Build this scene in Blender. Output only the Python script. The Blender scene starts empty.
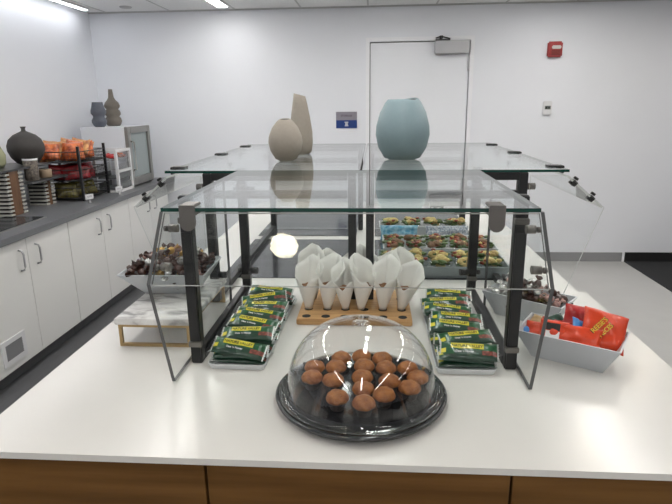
import bpy, bmesh, math, random
from mathutils import Vector, Matrix
random.seed(7)
S = bpy.context.scene
COL = S.collection

# ---------------------------------------------------------------- camera
F, PITCH, YAW, ROLL, CH = 545.7, 0.2635, 0.0713, -0.0121, 1.6469
cp, sp, cy, sy = math.cos(PITCH), math.sin(PITCH), math.cos(YAW), math.sin(YAW)
fwd = Vector((-sy*cp, cy*cp, -sp)); right = Vector((cy, sy, 0)); up = right.cross(fwd)
cr, sr = math.cos(ROLL), math.sin(ROLL)
r2 = right*cr + up*sr; u2 = -right*sr + up*cr
cam = bpy.data.cameras.new('camera'); co = bpy.data.objects.new('camera', cam); COL.objects.link(co)
co.matrix_world = Matrix(((r2.x, u2.x, -fwd.x, 0), (r2.y, u2.y, -fwd.y, 0), (r2.z, u2.z, -fwd.z, CH), (0, 0, 0, 1)))
cam.sensor_width = 36; cam.lens = F/672*36; cam.clip_start = .05; cam.clip_end = 60
S.camera = co

# ---------------------------------------------------------------- world, lights, exposure
w = bpy.data.worlds.new('world'); S.world = w; w.use_nodes = True
w.node_tree.nodes['Background'].inputs[0].default_value = (.75, .8, .9, 1)
w.node_tree.nodes['Background'].inputs[1].default_value = .3
S.view_settings.view_transform = 'Standard'; S.view_settings.look = 'None'
S.view_settings.gamma = 1; S.view_settings.exposure = 0.0
S.cycles.transparent_max_bounces = 40; S.cycles.max_bounces = 10
S.cycles.caustics_reflective = False; S.cycles.caustics_refractive = False
STRIP = 25.0      # emission of the ceiling's linear lights
DOWN = 42.0       # emission of the round downlights

# ---------------------------------------------------------------- materials
MATS = {}
def nt(name):
    m = bpy.data.materials.new(name); m.use_nodes = True; MATS[name] = m
    return m, m.node_tree, m.node_tree.nodes['Principled BSDF']
def mat(name, c, rough=.5, metal=0, spec=.5, noise=0, scale=20, bump=0, coat=0, emit=0, stretch=None, c2=None, detail=4):
    m, t, b = nt(name)
    b.inputs['Base Color'].default_value = (*c, 1); b.inputs['Roughness'].default_value = rough
    b.inputs['Metallic'].default_value = metal; b.inputs['Specular IOR Level'].default_value = spec
    b.inputs['Coat Weight'].default_value = coat; b.inputs['Coat Roughness'].default_value = .08
    if emit:
        b.inputs['Emission Color'].default_value = (*c, 1); b.inputs['Emission Strength'].default_value = emit
    if noise or bump or c2:
        tc = t.nodes.new('ShaderNodeTexCoord'); mp = t.nodes.new('ShaderNodeMapping'); n = t.nodes.new('ShaderNodeTexNoise')
        n.inputs['Scale'].default_value = scale; n.inputs['Detail'].default_value = detail
        t.links.new(tc.outputs['Object'], mp.inputs[0]); t.links.new(mp.outputs[0], n.inputs['Vector'])
        if stretch: mp.inputs['Scale'].default_value = stretch
        r = t.nodes.new('ShaderNodeValToRGB'); t.links.new(n.outputs['Fac'], r.inputs[0])
        r.color_ramp.elements[0].position = .35; r.color_ramp.elements[1].position = .65
        d = c2 if c2 else tuple(max(0, x*(1-noise)) for x in c)
        r.color_ramp.elements[0].color = (*d, 1); r.color_ramp.elements[1].color = (*c, 1)
        t.links.new(r.outputs[0], b.inputs['Base Color'])
        if bump:
            bp = t.nodes.new('ShaderNodeBump'); bp.inputs['Strength'].default_value = bump; bp.inputs['Distance'].default_value = .01
            t.links.new(n.outputs['Fac'], bp.inputs['Height']); t.links.new(bp.outputs[0], b.inputs['Normal'])
    return m
def glass(name, tint=(.97, .985, .98), f0=.04, rough=.0, extra=0, top=1.0):
    m = bpy.data.materials.new(name); m.use_nodes = True; MATS[name] = m; t = m.node_tree; t.nodes.clear()
    o = t.nodes.new('ShaderNodeOutputMaterial'); mx = t.nodes.new('ShaderNodeMixShader')
    tr = t.nodes.new('ShaderNodeBsdfTransparent'); gl = t.nodes.new('ShaderNodeBsdfGlossy'); lw = t.nodes.new('ShaderNodeLayerWeight')
    lw.inputs['Blend'].default_value = .5
    tr.inputs[0].default_value = (*tint, 1); gl.inputs['Roughness'].default_value = rough; gl.inputs['Color'].default_value = (1, 1, 1, 1)
    p = t.nodes.new('ShaderNodeMath'); p.operation = 'POWER'; p.inputs[1].default_value = 5
    q = t.nodes.new('ShaderNodeMath'); q.operation = 'MULTIPLY_ADD'; q.inputs[1].default_value = top-f0; q.inputs[2].default_value = f0+extra
    t.links.new(lw.outputs['Facing'], p.inputs[0]); t.links.new(p.outputs[0], q.inputs[0]); t.links.new(q.outputs[0], mx.inputs[0])
    t.links.new(tr.outputs[0], mx.inputs[1]); t.links.new(gl.outputs[0], mx.inputs[2]); t.links.new(mx.outputs[0], o.inputs[0])
    return m
def ramp_mat(name, stops, rough, coordscale, scale, metal=0, bump=.1, wave=False):
    m, t, b = nt(name); b.inputs['Roughness'].default_value = rough; b.inputs['Metallic'].default_value = metal
    tc = t.nodes.new('ShaderNodeTexCoord'); mp = t.nodes.new('ShaderNodeMapping'); mp.inputs['Scale'].default_value = coordscale
    n = t.nodes.new('ShaderNodeTexNoise'); n.inputs['Scale'].default_value = scale; n.inputs['Detail'].default_value = 8
    n.inputs['Distortion'].default_value = 1.2 if wave else 0
    t.links.new(tc.outputs['Object'], mp.inputs[0]); t.links.new(mp.outputs[0], n.inputs['Vector'])
    r = t.nodes.new('ShaderNodeValToRGB'); t.links.new(n.outputs['Fac'], r.inputs[0]); t.links.new(r.outputs[0], b.inputs['Base Color'])
    e = r.color_ramp.elements; e[0].position, e[0].color = stops[0][0], (*stops[0][1], 1); e[1].position, e[1].color = stops[-1][0], (*stops[-1][1], 1)
    for ps, c in stops[1:-1]:
        x = e.new(ps); x.color = (*c, 1)
    return m

wall_m = mat('wall_paint', (.845, .86, .90), .75, noise=.02, scale=1.5, spec=.3)
ceil_m = mat('ceiling_tile', (.85, .85, .85), .9, noise=.05, scale=80, spec=.2)
grid_m = mat('ceiling_grid', (.5, .5, .5), .6)
floor_m = mat('vinyl_floor', (.47, .465, .45), .28, noise=.04, scale=6, spec=.5)
carpet_m = mat('dark_carpet', (.022, .023, .025), .95, noise=.3, scale=200)
greyfloor_m = mat('grey_floor', (.12, .122, .128), .5, noise=.12, scale=12, stretch=(8, .6, 1))
base_m = mat('grey_baseboard', (.27, .27, .275), .5)
blackbase_m = mat('black_baseboard', (.01, .01, .01), .5)
door_m = mat('door_paint', (.85, .865, .90), .45)
frame_m = mat('door_frame_paint', (.88, .885, .91), .4)
gap_m = mat('gap_shade_backing', (.12, .12, .12), .8)
alu = mat('aluminium', (.45, .45, .46), .35, metal=.8)
steel = mat('brushed_steel', (.55, .54, .52), .3, metal=1)
clipm = mat('satin_clip_metal', (.19, .178, .165), .38, metal=.7)
black = mat('black_powder_coat', (.012, .012, .013), .4)
blackpl = mat('black_plastic', (.014, .015, .018), .14, coat=.6)
blackglass = mat('black_glass_plate', (.035, .038, .043), .12)
quartz = mat('white_quartz', (.735, .715, .68), .22, noise=.02, scale=5)
quartz_e = mat('white_quartz_edge', (.74, .74, .73), .3)
wood = ramp_mat('oak_veneer', [(.3, (.11, .05, .012)), (.5, (.15, .07, .018)), (.7, (.19, .092, .026))], .45, (1, 10, 14), 2.2)
wood.node_tree.nodes['Principled BSDF'].inputs['Specular IOR Level'].default_value = .15
bamboo = ramp_mat('bamboo', [(.3, (.42, .23, .09)), (.7, (.60, .36, .16))], .5, (2, 14, 14), 4)
darkwood = ramp_mat('walnut', [(.3, (.10, .048, .022)), (.7, (.19, .095, .045))], .5, (14, 14, 2), 4)
cab_m = mat('white_laminate', (.80, .795, .775), .45)
ctr_m = mat('grey_laminate_top', (.15, .155, .165), .33, noise=.1, scale=60)
top_glass = glass('glass_sheet', (.945, .975, .965), .045)
pane_glass = glass('clear_pane', (.985, .992, .99), .018)
end_glass = glass('end_pane_acrylic', (.985, .99, .988), .012, top=.2)
dome_m = glass('dome_plastic', (.975, .975, .975), .032, .02)
cup_m = glass('cup_plastic', (.9, .9, .9), .07, .08)
edge_green = mat('glass_edge_green', (.006, .05, .035), .15)
edge_grey = mat('glass_edge_grey', (.085, .088, .09), .3)
edge_light = mat('glass_edge_light', (.72, .74, .73), .2)
brass = mat('brushed_brass', (.42, .30, .15), .35, metal=.9)
marble = ramp_mat('marble', [(.36, (.36, .355, .35)), (.5, (.66, .65, .635)), (.64, (.78, .775, .76))], .25, (5, 12, 8), 1.6, wave=True)
china = mat('white_china', (.50, .52, .545), .35)
tray_m = mat('grey_melamine', (.62, .64, .65), .35)
led = mat('light_diffuser', (1, .98, .95), .5, emit=STRIP)
led2 = mat('wall_strip_diffuser', (.95, .97, 1), .5, emit=13)
warm = mat('downlight_diffuser', (1, .86, .66), .5, emit=DOWN)
beige = mat('beige_ceramic', (.375, .335, .285), .75, noise=.05, scale=60)
blue_c = mat('blue_ceramic', (.235, .325, .35), .5, noise=.03, scale=60)
dark_c = mat('charcoal_ceramic', (.042, .037, .034), .6, noise=.1, scale=40)
slate_c = mat('slate_ceramic', (.10, .11, .135), .5, noise=.1, scale=40)
taupe_c = mat('taupe_ceramic', (.16, .14, .115), .6, noise=.1, scale=40)
hole_m = mat('opening_shade', (.02, .02, .02), .9)  # near-black colour standing in for the shade inside openings
muffin_m = mat('muffin_crust', (.42, .155, .028), .5, c2=(.24, .07, .012), scale=45, bump=.4)
cupp_m = mat('dark_paper_cup', (.03, .02, .016), .7)
paper_m, _t, _b = nt('wax_paper'); _b.inputs['Base Color'].default_value = (.80, .785, .745, 1); _b.inputs['Roughness'].default_value = .55
_b.inputs['Transmission Weight'].default_value = 0; _b.inputs['Subsurface Weight'].default_value = 0
snack_m = mat('toasted_snack', (.34, .17, .07), .8, c2=(.14, .06, .03), scale=120)
g_green = mat('green_foil', (.012, .10, .034), .28, noise=.35, scale=60, bump=.25, coat=.3)
g_dark = mat('dark_green_foil', (.012, .05, .028), .28, bump=.25, scale=70, noise=.3, coat=.3)
g_yel = mat('yellow_foil', (.72, .62, .05), .3, coat=.3)
g_brown = mat('red_brown_print', (.30, .07, .05), .35, c2=(.09, .03, .02), scale=160)
g_silver = mat('silver_foil', (.5, .52, .5), .3, metal=.5)
ink = mat('dark_green_ink', (.01, .04, .02), .5); white_ink = mat('white_ink', (.8, .8, .8), .5)
orange = mat('orange_foil', (.70, .05, .006), .35, coat=.1, noise=.12, scale=30, bump=.3)
redf = mat('red_foil', (.50, .015, .012), .32, coat=.15, noise=.3, scale=40, bump=.3)
bluef = mat('blue_foil', (.05, .22, .55), .3, coat=.3)
yel_ink = mat('yellow_ink', (.85, .55, .05), .45); brown_ink = mat('brown_ink', (.06, .02, .01), .5)
chipbag = mat('orange_bag', (.72, .17, .03), .3, c2=(.22, .03, .01), scale=26, bump=.4, coat=.3)
chipbag3 = mat('tan_bag', (.72, .36, .12), .35, c2=(.3, .09, .03), scale=26, bump=.4, coat=.3)
redbag = mat('red_bag', (.42, .012, .02), .3, c2=(.14, .01, .01), scale=18, bump=.4, coat=.3)
yelbag = mat('olive_bag', (.22, .19, .035), .35, c2=(.045, .035, .012), scale=18, bump=.4, coat=.3)
shelf_m = mat('slate_shelf', (.055, .055, .058), .35)
slat_m = mat('pale_slat', (.50, .49, .45), .5)
blk_in = mat('black_slot', (.012, .012, .012), .6)
pattern_m = mat('patterned_ceramic', (.30, .26, .22), .6, c2=(.10, .085, .075), scale=70)
lwood = mat('light_wood', (.50, .37, .25), .6)
fridge_m = mat('white_enamel', (.76, .78, .82), .4)
inner = mat('cooler_interior', (.42, .46, .47), .5)
sign_grey = mat('sign_grey', (.27, .25, .29), .4); sign_blue = mat('sign_blue', (.008, .04, .20), .35); sign_ink = mat('sign_dark_ink', (.08, .06, .09), .5)
red_dev = mat('red_device', (.36, .035, .035), .4); lens = mat('strobe_lens', (.65, .6, .58), .2)
white_pl = mat('white_plastic', (.75, .75, .76), .4); lcd = mat('grey_lcd', (.12, .14, .13), .3)
tort = mat('tortilla', (.66, .55, .20), .6, c2=(.38, .24, .08), scale=50)
lett = mat('lettuce', (.10, .16, .04), .6, c2=(.04, .075, .02), scale=50)
tom = mat('tomato', (.36, .055, .025), .45, c2=(.18, .04, .02), scale=50)
brn = mat('grilled_meat', (.13, .055, .025), .6, c2=(.28, .16, .08), scale=60)
gelblue = mat('blue_wrapper', (.03, .22, .36), .35, c2=(.3, .5, .6), scale=45); gelwhite = mat('speckled_wrapper', (.5, .52, .55), .4, c2=(.1, .14, .2), scale=110)
candy_cols = {
 'silver': mat('candy_silver', (.6, .6, .58), .25, metal=.7, bump=.5, scale=90),
 'brown': mat('candy_brown', (.07, .028, .02), .3, bump=.5, scale=90, coat=.3, noise=.4),
 'gold': mat('candy_gold', (.55, .34, .10), .3, metal=.6, bump=.5, scale=90),
 'purple': mat('candy_purple', (.09, .045, .13), .3, bump=.5, scale=90, coat=.3, noise=.4),
 'pink': mat('candy_pink', (.52, .30, .26), .3, bump=.5, scale=90, coat=.3, noise=.5),
 'teal': mat('candy_teal', (.20, .30, .29), .3, bump=.5, scale=90, coat=.3, noise=.3),
}

# ---------------------------------------------------------------- helpers
def box(bm, x0, x1, y0, y1, z0, z1, mi=0, bev=0):
    vs = [bm.verts.new((x, y, z)) for x in (x0, x1) for y in (y0, y1) for z in (z0, z1)]
    fs = []
    for q in ((0,1,3,2),(4,6,7,5),(0,4,5,1),(2,3,7,6),(0,2,6,4),(1,5,7,3)):
        f = bm.faces.new([vs[i] for i in q]); f.material_index = mi; fs.append(f)
    if bev:
        es = list({e for f in fs for e in f.edges})
        r = bmesh.ops.bevel(bm, geom=es, offset=bev, segments=2, affect='EDGES', clamp_overlap=True)
        for f in r['faces']: f.material_index = mi
    return vs
def prism(bm, pts, vec, mi=0, side=None, bev=0):
    """closed outline (3-D points) swept along vec; side faces may take another material"""
    v = Vector(vec); a = [bm.verts.new(p) for p in pts]; b = [bm.verts.new(Vector(p)+v) for p in pts]; n = len(pts)
    fs = [bm.faces.new(a), bm.faces.new(b[::-1])]
    for f in fs: f.material_index = mi
    for i in range(n):
        f = bm.faces.new((a[i], b[i], b[(i+1) % n], a[(i+1) % n])); f.material_index = mi if side is None else (side[i] if isinstance(side, (list, tuple)) else side)
def tube(bm, pts, r, n=8, mi=0, closed=False):
    pts = [Vector(p) for p in pts]; rings = []
    for i, p in enumerate(pts):
        if closed: d = (pts[(i+1) % len(pts)]-pts[i-1])
        else: d = pts[min(i+1, len(pts)-1)]-pts[max(i-1, 0)]
        d.normalize(); a = d.cross(Vector((0, 0, 1)))
        if a.length < .1: a = d.cross(Vector((1, 0, 0)))
        a.normalize(); b = d.cross(a)
        rings.append([bm.verts.new(p+a*r*math.cos(2*math.pi*k/n)+b*r*math.sin(2*math.pi*k/n)) for k in range(n)])
    m = len(rings)
    for i in range(m if closed else m-1):
        A, B = rings[i], rings[(i+1) % m]
        for k in range(n):
            f = bm.faces.new((A[k], A[(k+1) % n], B[(k+1) % n], B[k])); f.smooth = True; f.material_index = mi
    if not closed:
        for rg in (rings[0], rings[-1][::-1]):
            f = bm.faces.new(rg); f.material_index = mi
def lathe(bm, prof, n=40, mi=0, c=(0, 0, 0), cap0=True, cap1=False, fn=None, smooth=True):
    rings = []
    for (r, z) in prof:
        rg = []
        for k in range(n):
            a = 2*math.pi*k/n; p = Vector((r*math.cos(a), r*math.sin(a), z))
            if fn: p = fn(p)
            rg.append(bm.verts.new(p+Vector(c)))
        rings.append(rg)
    for A, B in zip(rings, rings[1:]):
        for k in range(n):
            f = bm.faces.new((A[k], A[(k+1) % n], B[(k+1) % n], B[k])); f.smooth = smooth; f.material_index = mi
    if cap0: bm.faces.new(rings[0][::-1]).material_index = mi
    if cap1: bm.faces.new(rings[-1]).material_index = mi
def blob(bm, c, r, mi=0, sub=2, jit=.15, sc=(1, 1, 1), rng=random):
    res = bmesh.ops.create_icosphere(bm, subdivisions=sub, radius=1)
    for v in res['verts']:
        k = r*(1+rng.uniform(-jit, jit)); v.co = Vector((v.co.x*k*sc[0]+c[0], v.co.y*k*sc[1]+c[1], v.co.z*k*sc[2]+c[2]))
    for f in {f for v in res['verts'] for f in v.link_faces}: f.material_index = mi; f.smooth = True
def obj(name, bm, mats, parent=None, loc=None, rot=None, recalc=True):
    if recalc: bmesh.ops.recalc_face_normals(bm, faces=bm.faces)
    me = bpy.data.meshes.new(name); bm.to_mesh(me); bm.free()
    for m in (mats if isinstance(mats, (list, tuple)) else [mats]): me.materials.append(m)
    o = bpy.data.objects.new(name, me); COL.objects.link(o)
    if parent: o.parent = parent
    if loc: o.location = loc
    if rot: o.rotation_euler = rot
    return o
def B(): return bmesh.new()
def bx(name, dims, m, parent=None, bev=0):
    b = B(); box(b, *dims, bev=bev); return obj(name, b, m, parent)
def thing(name, label, cat, loc=(0, 0, 0), rot=(0, 0, 0), group=None):
    o = bpy.data.objects.new(name, None); COL.objects.link(o); o.location = loc; o.rotation_euler = rot
    o.empty_display_size = .05; tag(o, label, cat, group); return o
def tag(o, label, cat, group=None):
    o['label'] = label; o['category'] = cat
    if group: o['group'] = group
    return o
def struct(o): o['kind'] = 'structure'; return o
def dup(root):
    r = root.copy(); COL.objects.link(r)
    for ch in list(root.children):
        c = ch.copy(); COL.objects.link(c); c.parent = r
        for g in list(ch.children):
            d = g.copy(); COL.objects.link(d); d.parent = c
    return r
def text_mesh(name, txt, size, m, parent=None, loc=(0, 0, 0), rot=(0, 0, 0), ext=.0004, sx=1):
    cu = bpy.data.curves.new(name, 'FONT'); cu.body = txt; cu.size = size; cu.align_x = 'CENTER'; cu.align_y = 'CENTER'; cu.extrude = ext; cu.offset = size*.012
    t = bpy.data.objects.new(name, cu); COL.objects.link(t); dg = bpy.context.evaluated_depsgraph_get()
    me = bpy.data.meshes.new_from_object(t.evaluated_get(dg)); bpy.data.objects.remove(t); bpy.data.curves.remove(cu)
    me.materials.clear(); me.materials.append(m); o = bpy.data.objects.new(name, me); COL.objects.link(o)
    if parent: o.parent = parent
    o.location = loc; o.rotation_euler = rot; o.scale = (sx, 1, 1); return o
ORD = ['first', 'second', 'third', 'fourth', 'fifth', 'sixth', 'seventh', 'eighth', 'ninth', 'tenth', 'eleventh', 'twelfth', 'thirteenth', 'fourteenth']
ORD2 = ['fifteenth', 'sixteenth', 'seventeenth', 'eighteenth', 'nineteenth', 'twentieth', 'twenty-first', 'twenty-second', 'twenty-third', 'twenty-fourth', 'twenty-fifth', 'twenty-sixth', 'twenty-seventh', 'twenty-eighth', 'twenty-ninth', 'thirtieth'] + ['thirty-'+x for x in ORD[:9]] + ['fortieth'] + ['forty-'+x for x in ORD[:9]]

# ---------------------------------------------------------------- the room
ZC, YB, XW, XR, YF = 2.576, 5.789, -2.9, 6.2, -4.0
struct(bx('floor', (XW-.1, XR, YF, YB+.1, -.05, 0), floor_m))
b = B(); box(b, 2.655, XR-.02, YF, YB-.002, 0, .004); struct(obj('floor_carpet', b, carpet_m))
b = B(); box(b, XW, -1.52, YF, YB-.002, 0, .003); struct(obj('floor_grey', b, greyfloor_m))
struct(bx('wall_left', (XW-.1, XW, YF, YB+.1, 0, ZC), wall_m))
struct(bx('wall_right', (XR, XR+.1, YF, YB+.1, 0, ZC), wall_m))
struct(bx('wall_front', (XW-.1, XR+.1, YF-.1, YF, 0, ZC), wall_m))
b = B()
for d in ((XW-.1, -.075, YB, YB+.1, 0, ZC), (.957, XR+.1, YB, YB+.1, 0, ZC), (-.075, .957, YB, YB+.1, 2.262, ZC)): box(b, *d)
struct(obj('wall_back', b, wall_m))
struct(bx('ceiling', (XW-.1, XR+.1, YF-.1, YB+.1, ZC, ZC+.08), ceil_m))
b = B()
for i in range(-2, 9): box(b, -2.05+i*.66*1.0+.0-.008, -2.05+i*.66+.008, YF, YB, ZC-.003, ZC+.001)
for i in range(0, 8): box(b, XW, XR, YB-.02-i*1.32-.008, YB-.02-i*1.32+.008, ZC-.0035, ZC+.001)
struct(obj('trim_1', b, grid_m))
b = B(); box(b, XW, XR, YB-.012, YB, ZC-.012, ZC, 0); struct(obj('trim_2', b, grid_m))
b = B(); box(b, -2.2, -.1, YB-.012, YB, 0, .097); box(b, .985, 2.63, YB-.012, YB, 0, .097); struct(obj('baseboard_back', b, base_m))
b = B(); box(b, 2.66, XR, YB-.014, YB, 0, .1); struct(obj('baseboard_right', b, blackbase_m))
bx('baseboard_back_end', (2.635, 2.655, YB-.016, YB, 0, .1), frame_m)['kind'] = 'structure'

# door (structure) with its closer and hinge
d = bpy.data.objects.new('door_1', None); COL.objects.link(d); d.location = (.44, YB, 0); struct(d)
def loc_bx(name, dims, m, par, off, bev=0):
    x0, x1, y0, y1, z0, z1 = dims; return bx(name, (x0-off[0], x1-off[0], y0-off[1], y1-off[1], z0, z1), m, par, bev)
off = (.44, YB)
loc_bx('door_leaf', (-.045, .93, YB+.012, YB+.055, .01, 2.236), door_m, d, off, .002)
b = B()
for dd in ((-.09, -.052, YB-.012, YB+.08, 0, 2.285), (.937, .975, YB-.012, YB+.08, 0, 2.285), (-.052, .937, YB-.012, YB+.08, 2.246, 2.285)):
    x0, x1, y0, y1, z0, z1 = dd; box(b, x0-.44, x1-.44, y0-YB, y1-YB, z0, z1)
obj('door_frame', b, frame_m, d)
b = B(); box(b, -.5, .5, .06, .07, 0, 2.25); obj('door_gap_shade', b, gap_m, d)  # dark sheet behind the leaf, standing in for shade in its gaps
h = loc_bx('hinge', (.922, .945, YB-.006, YB+.014, 1.96, 2.11), alu, d, off, .002)
loc_bx('hinge', (.922, .945, YB-.006, YB+.014, 1.0, 1.15), alu, d, off, .002); loc_bx('hinge', (.922, .945, YB-.006, YB+.014, .25, .40), alu, d, off, .002)
loc_bx('lever_plate', (-.02, .03, YB+.004, YB+.014, .98, 1.1), alu, d, off, .002)
b = B(); tube(b, [(-.435, -.0, 1.04), (-.435, -.05, 1.04), (-.32, -.055, 1.04)], .009); obj('door_handle', b, alu, d)
cl = thing('door_closer', 'grey metal door closer box at the top right of the white door', 'door closer', (.76, YB-.02, 2.19))
b = B(); box(b, -.172, .16, -.045, .03, -.07, .05, bev=.006); obj('closer_body', b, alu, cl)
b = B(); box(b, -.17, -.03, -.055, -.02, .052, .062); tube(b, [(-.12, -.035, .052), (-.12, -.035, .09)], .013); box(b, -.13, -.1, -.05, .0, .07, .095); tube(b, [(-.17, -.04, .072), (-.12, -.045, .088), (-.03, -.04, .066)], .006)
obj('closer_arm', b, mat('dark_arm_metal', (.06, .06, .06), .4, metal=.6), cl)

# wall fittings
s = thing('wall_sign', 'small grey and blue room sign on the white wall left of the door', 'sign', (-.288, YB, 1.494))
b = B(); box(b, -.108, .108, -.008, 0, -.002, .082); obj('upper_panel', b, sign_grey, s)
b = B(); box(b, -.108, .108, -.008, 0, -.082, -.002); obj('lower_panel', b, sign_blue, s)
text_mesh('lettering', 'STORAGE', .026, sign_ink, s, (0, -.009, .042), (math.pi/2, 0, 0), sx=1.0)
b = B()
for zz, hw in ((-.022, .019), (-.034, .012), (-.046, .014), (-.058, .019)): box(b, -hw, hw, -.0095, -.008, zz-.0035, zz+.0035)
obj('symbol', b, white_ink, s)
s = thing('fire_alarm', 'red fire alarm strobe with pale lens high on the white back wall', 'fire alarm', (1.744, YB, 2.142))
b = B(); box(b, -.07, .07, -.045, 0, -.072, .072, bev=.012); obj('alarm_body', b, red_dev, s)
b = B(); box(b, -.036, .05, -.062, -.044, .002, .034, bev=.006); obj('strobe_lens', b, lens, s)
b = B()
for i in range(4): box(b, -.036, .045, -.048, -.045, -.05+i*.011, -.046+i*.011)
obj('sounder_slots', b, brown_ink, s)
s = thing('thermostat', 'small white thermostat with grey display on the back wall below the fire alarm', 'thermostat', (1.722, YB, 1.59))
b = B(); box(b, -.045, .045, -.025, 0, -.068, .068, bev=.008); obj('housing', b, white_pl, s)
b = B(); box(b, -.026, .03, -.027, -.024, -.012, .022); obj('display', b, lcd, s)
b = B(); box(b, -.02, -.004, -.029, -.027, -.006, .014); box(b, .006, .02, -.029, -.027, -.002, .01); obj('digits', b, blackbase_m, s)
s = thing('ceiling_sprinkler', 'small round grey cover plate on the ceiling near the left corner', 'sprinkler cover', (-2.381, 5.5, ZC))
b = B(); lathe(b, [(.0, -.012), (.05, -.012), (.058, -.004), (.058, 0)], 24, cap0=False); obj('cover_plate', b, grid_m, s)
s['label'] = 'small round grey cover plate on the ceiling near the left corner'

# ceiling lights
def strip(x, y0, y1, label, wd=.05, m=None):
    t = thing('linear_light', label, 'ceiling light', (x, (y0+y1)/2, ZC), group='linear ceiling lights')
    L = (y1-y0)/2
    b = B(); box(b, -wd-.006, wd+.006, -L-.006, L+.006, -.022, 0); obj('light_housing', b, white_pl, t)
    b = B(); box(b, -wd, wd, -L, L, -.026, -.0225); obj('diffuser', b, m or led, t)
strip(-2.78, 1.0, 5.5, 'long linear ceiling light running along the left wall', .02, led2)
strip(-1.44, 1.0, 5.50, 'linear ceiling light left of the serving counter, second from the left wall', .046)
def down(x, y, label):
    t = thing('round_downlight', label, 'ceiling light', (x, y, ZC), group='round ceiling downlights')
    b = B(); lathe(b, [(.085, 0), (.092, -.006), (.078, -.01), (.075, -.004)], 32, cap0=False); obj('trim_ring', b, white_pl, t)
    b = B(); lathe(b, [(0.0001, -.006), (.072, -.006)], 32, cap0=False); obj('diffuser', b, warm, t)

# further ceiling fixtures out of view, some added to brighten the walls and counter
def panel(x, y, sx, sy_, label, e=None):
    t = thing('ceiling_panel_light', label, 'ceiling light', (x, y, ZC), group='ceiling light panels')
    b = B(); box(b, -sx/2-.02, sx/2+.02, -sy_/2-.02, sy_/2+.02, -.012, 0); obj('light_housing', b, white_pl, t)
    b = B(); box(b, -sx/2, sx/2, -sy_/2, sy_/2, -.016, -.0125); obj('diffuser', b, led, t)
strip(.1, 3.2, 4.95, 'added unseen linear light above the far end of the serving counter', .05)  # added out of view to brighten the back wall
strip(1.7, 1.2, 5.25, 'added unseen linear light right of the serving counter', .05)  # unseen, added for more light on the right part of the back wall
strip(3.6, -.5, 5.35, 'added unseen linear light over the dark carpet', .03)  # another unseen strip added as wall light
strip(.1, 1.15, 2.4, 'added unseen linear light above the near end of the serving counter', .05)  # added over the island, out of view, to lighten the countertop
strip(.1, -3.2, -.6, 'linear ceiling light behind the photographer', .05)
strip(-1.44, -2.8, .1, 'linear ceiling light behind the photographer on the left', .04)
strip(1.7, -2.8, .1, 'linear ceiling light behind the photographer on the right', .05)
down(-.460, .603, 'round warm downlight behind the photographer')
down(1.57, 3.57, 'round warm downlight above the right edge of the counter')
down(-1.37, 3.75, 'round warm downlight between cabinets and counter')
down(2.45, 4.7, 'round warm downlight above the edge of the carpet')

# ---------------------------------------------------------------- left wall cabinets
XC = -2.179
cabs = [(2.70, 3.665, 'white double-door base cabinet with a vent grille, nearest the camera'),
        (3.67, 4.655, 'white double-door base cabinet, middle one along the left wall'),
        (4.66, 5.60, 'white double-door base cabinet, farthest along the left wall')]
for i, (y0, y1, lab) in enumerate(cabs):
    t = thing('base_cabinet', lab, 'cabinet', ((XC-2.9)/2, (y0+y1)/2, 0), group='white base cabinets on the left wall')
    ox, oy = (XC-2.9)/2, (y0+y1)/2
    b = B(); box(b, -2.89-ox, XC-.02-ox, y0-oy, y1-oy, .1, .868); box(b, -2.89-ox, XC-.07-ox, y0-oy, y1-oy, 0.003, .1); obj('body', b, cab_m, t)
    b = B(); box(b, XC-.07-ox, XC-.062-ox, y0-oy, y1-oy, .004, .1); obj('kick_board', b, greyfloor_m, t)
    ym = (y0+y1)/2
    for k, (a, c) in enumerate(((y0+.002, ym-.002), (ym+.002, y1-.002))):
        dr = B(); box(dr, XC-.019-ox, XC-ox, a-oy, c-oy, .105, .862, bev=.0015); dr = obj('door', dr, cab_m, t)
        yh = (ym-.085 if k == 0 else ym+.085)-oy; X0 = XC-ox
        hb = B(); tube(hb, [(X0, yh, .675), (X0+.022, yh, .68), (X0+.03, yh, .70), (X0+.03, yh, .78), (X0+.022, yh, .80), (X0, yh, .805)], .006); obj('handle', hb, alu, dr)
        if i == 0 and k == 0:
            v = B(); Y0, Y1 = 2.80-oy, 3.02-oy; X1 = XC-ox
            box(v, X1, X1+.008, Y0, Y1, .155, .185); box(v, X1, X1+.008, Y0, Y1, .285, .315); box(v, X1, X1+.008, Y0, Y0+.03, .185, .285); box(v, X1, X1+.008, Y1-.03, Y1, .185, .285)
            vf = obj('vent_frame', v, white_pl, dr)
            v = B(); box(v, X1, X1+.003, Y0+.03, Y1-.03, .185, .285)
            for q in range(9): box(v, X1+.003, X1+.006, Y0+.03, Y1-.03, .188+q*.011, .193+q*.011)
            vg = B(); box(vg, X1+.0005, X1+.004, Y0+.03, Y1-.03, .185, .285); obj('vent_grille', v, mat('grille_grey', (.27, .27, .28), .5), dr)
            vg.free()
t = bx('side_counter', (-2.895, -2.155, 2.66, 5.77, .87, .91), ctr_m, bev=.003)
tag(t, 'long dark grey counter on top of the white base cabinets', 'worktop')

# hot plate tray at the near end
t = thing('warming_tray', 'black glass warming tray with steel rim sunk in the grey side counter', 'warming tray', (-2.42, 3.2, .91))
b = B(); box(b, -.17, .14, -.42, .40, 0, .006, bev=.002); obj('steel_rim', b, steel, t)
b = B(); box(b, -.155, .125, -.405, .385, .0061, .010); obj('glass_surface', b, blackglass, t)

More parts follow.
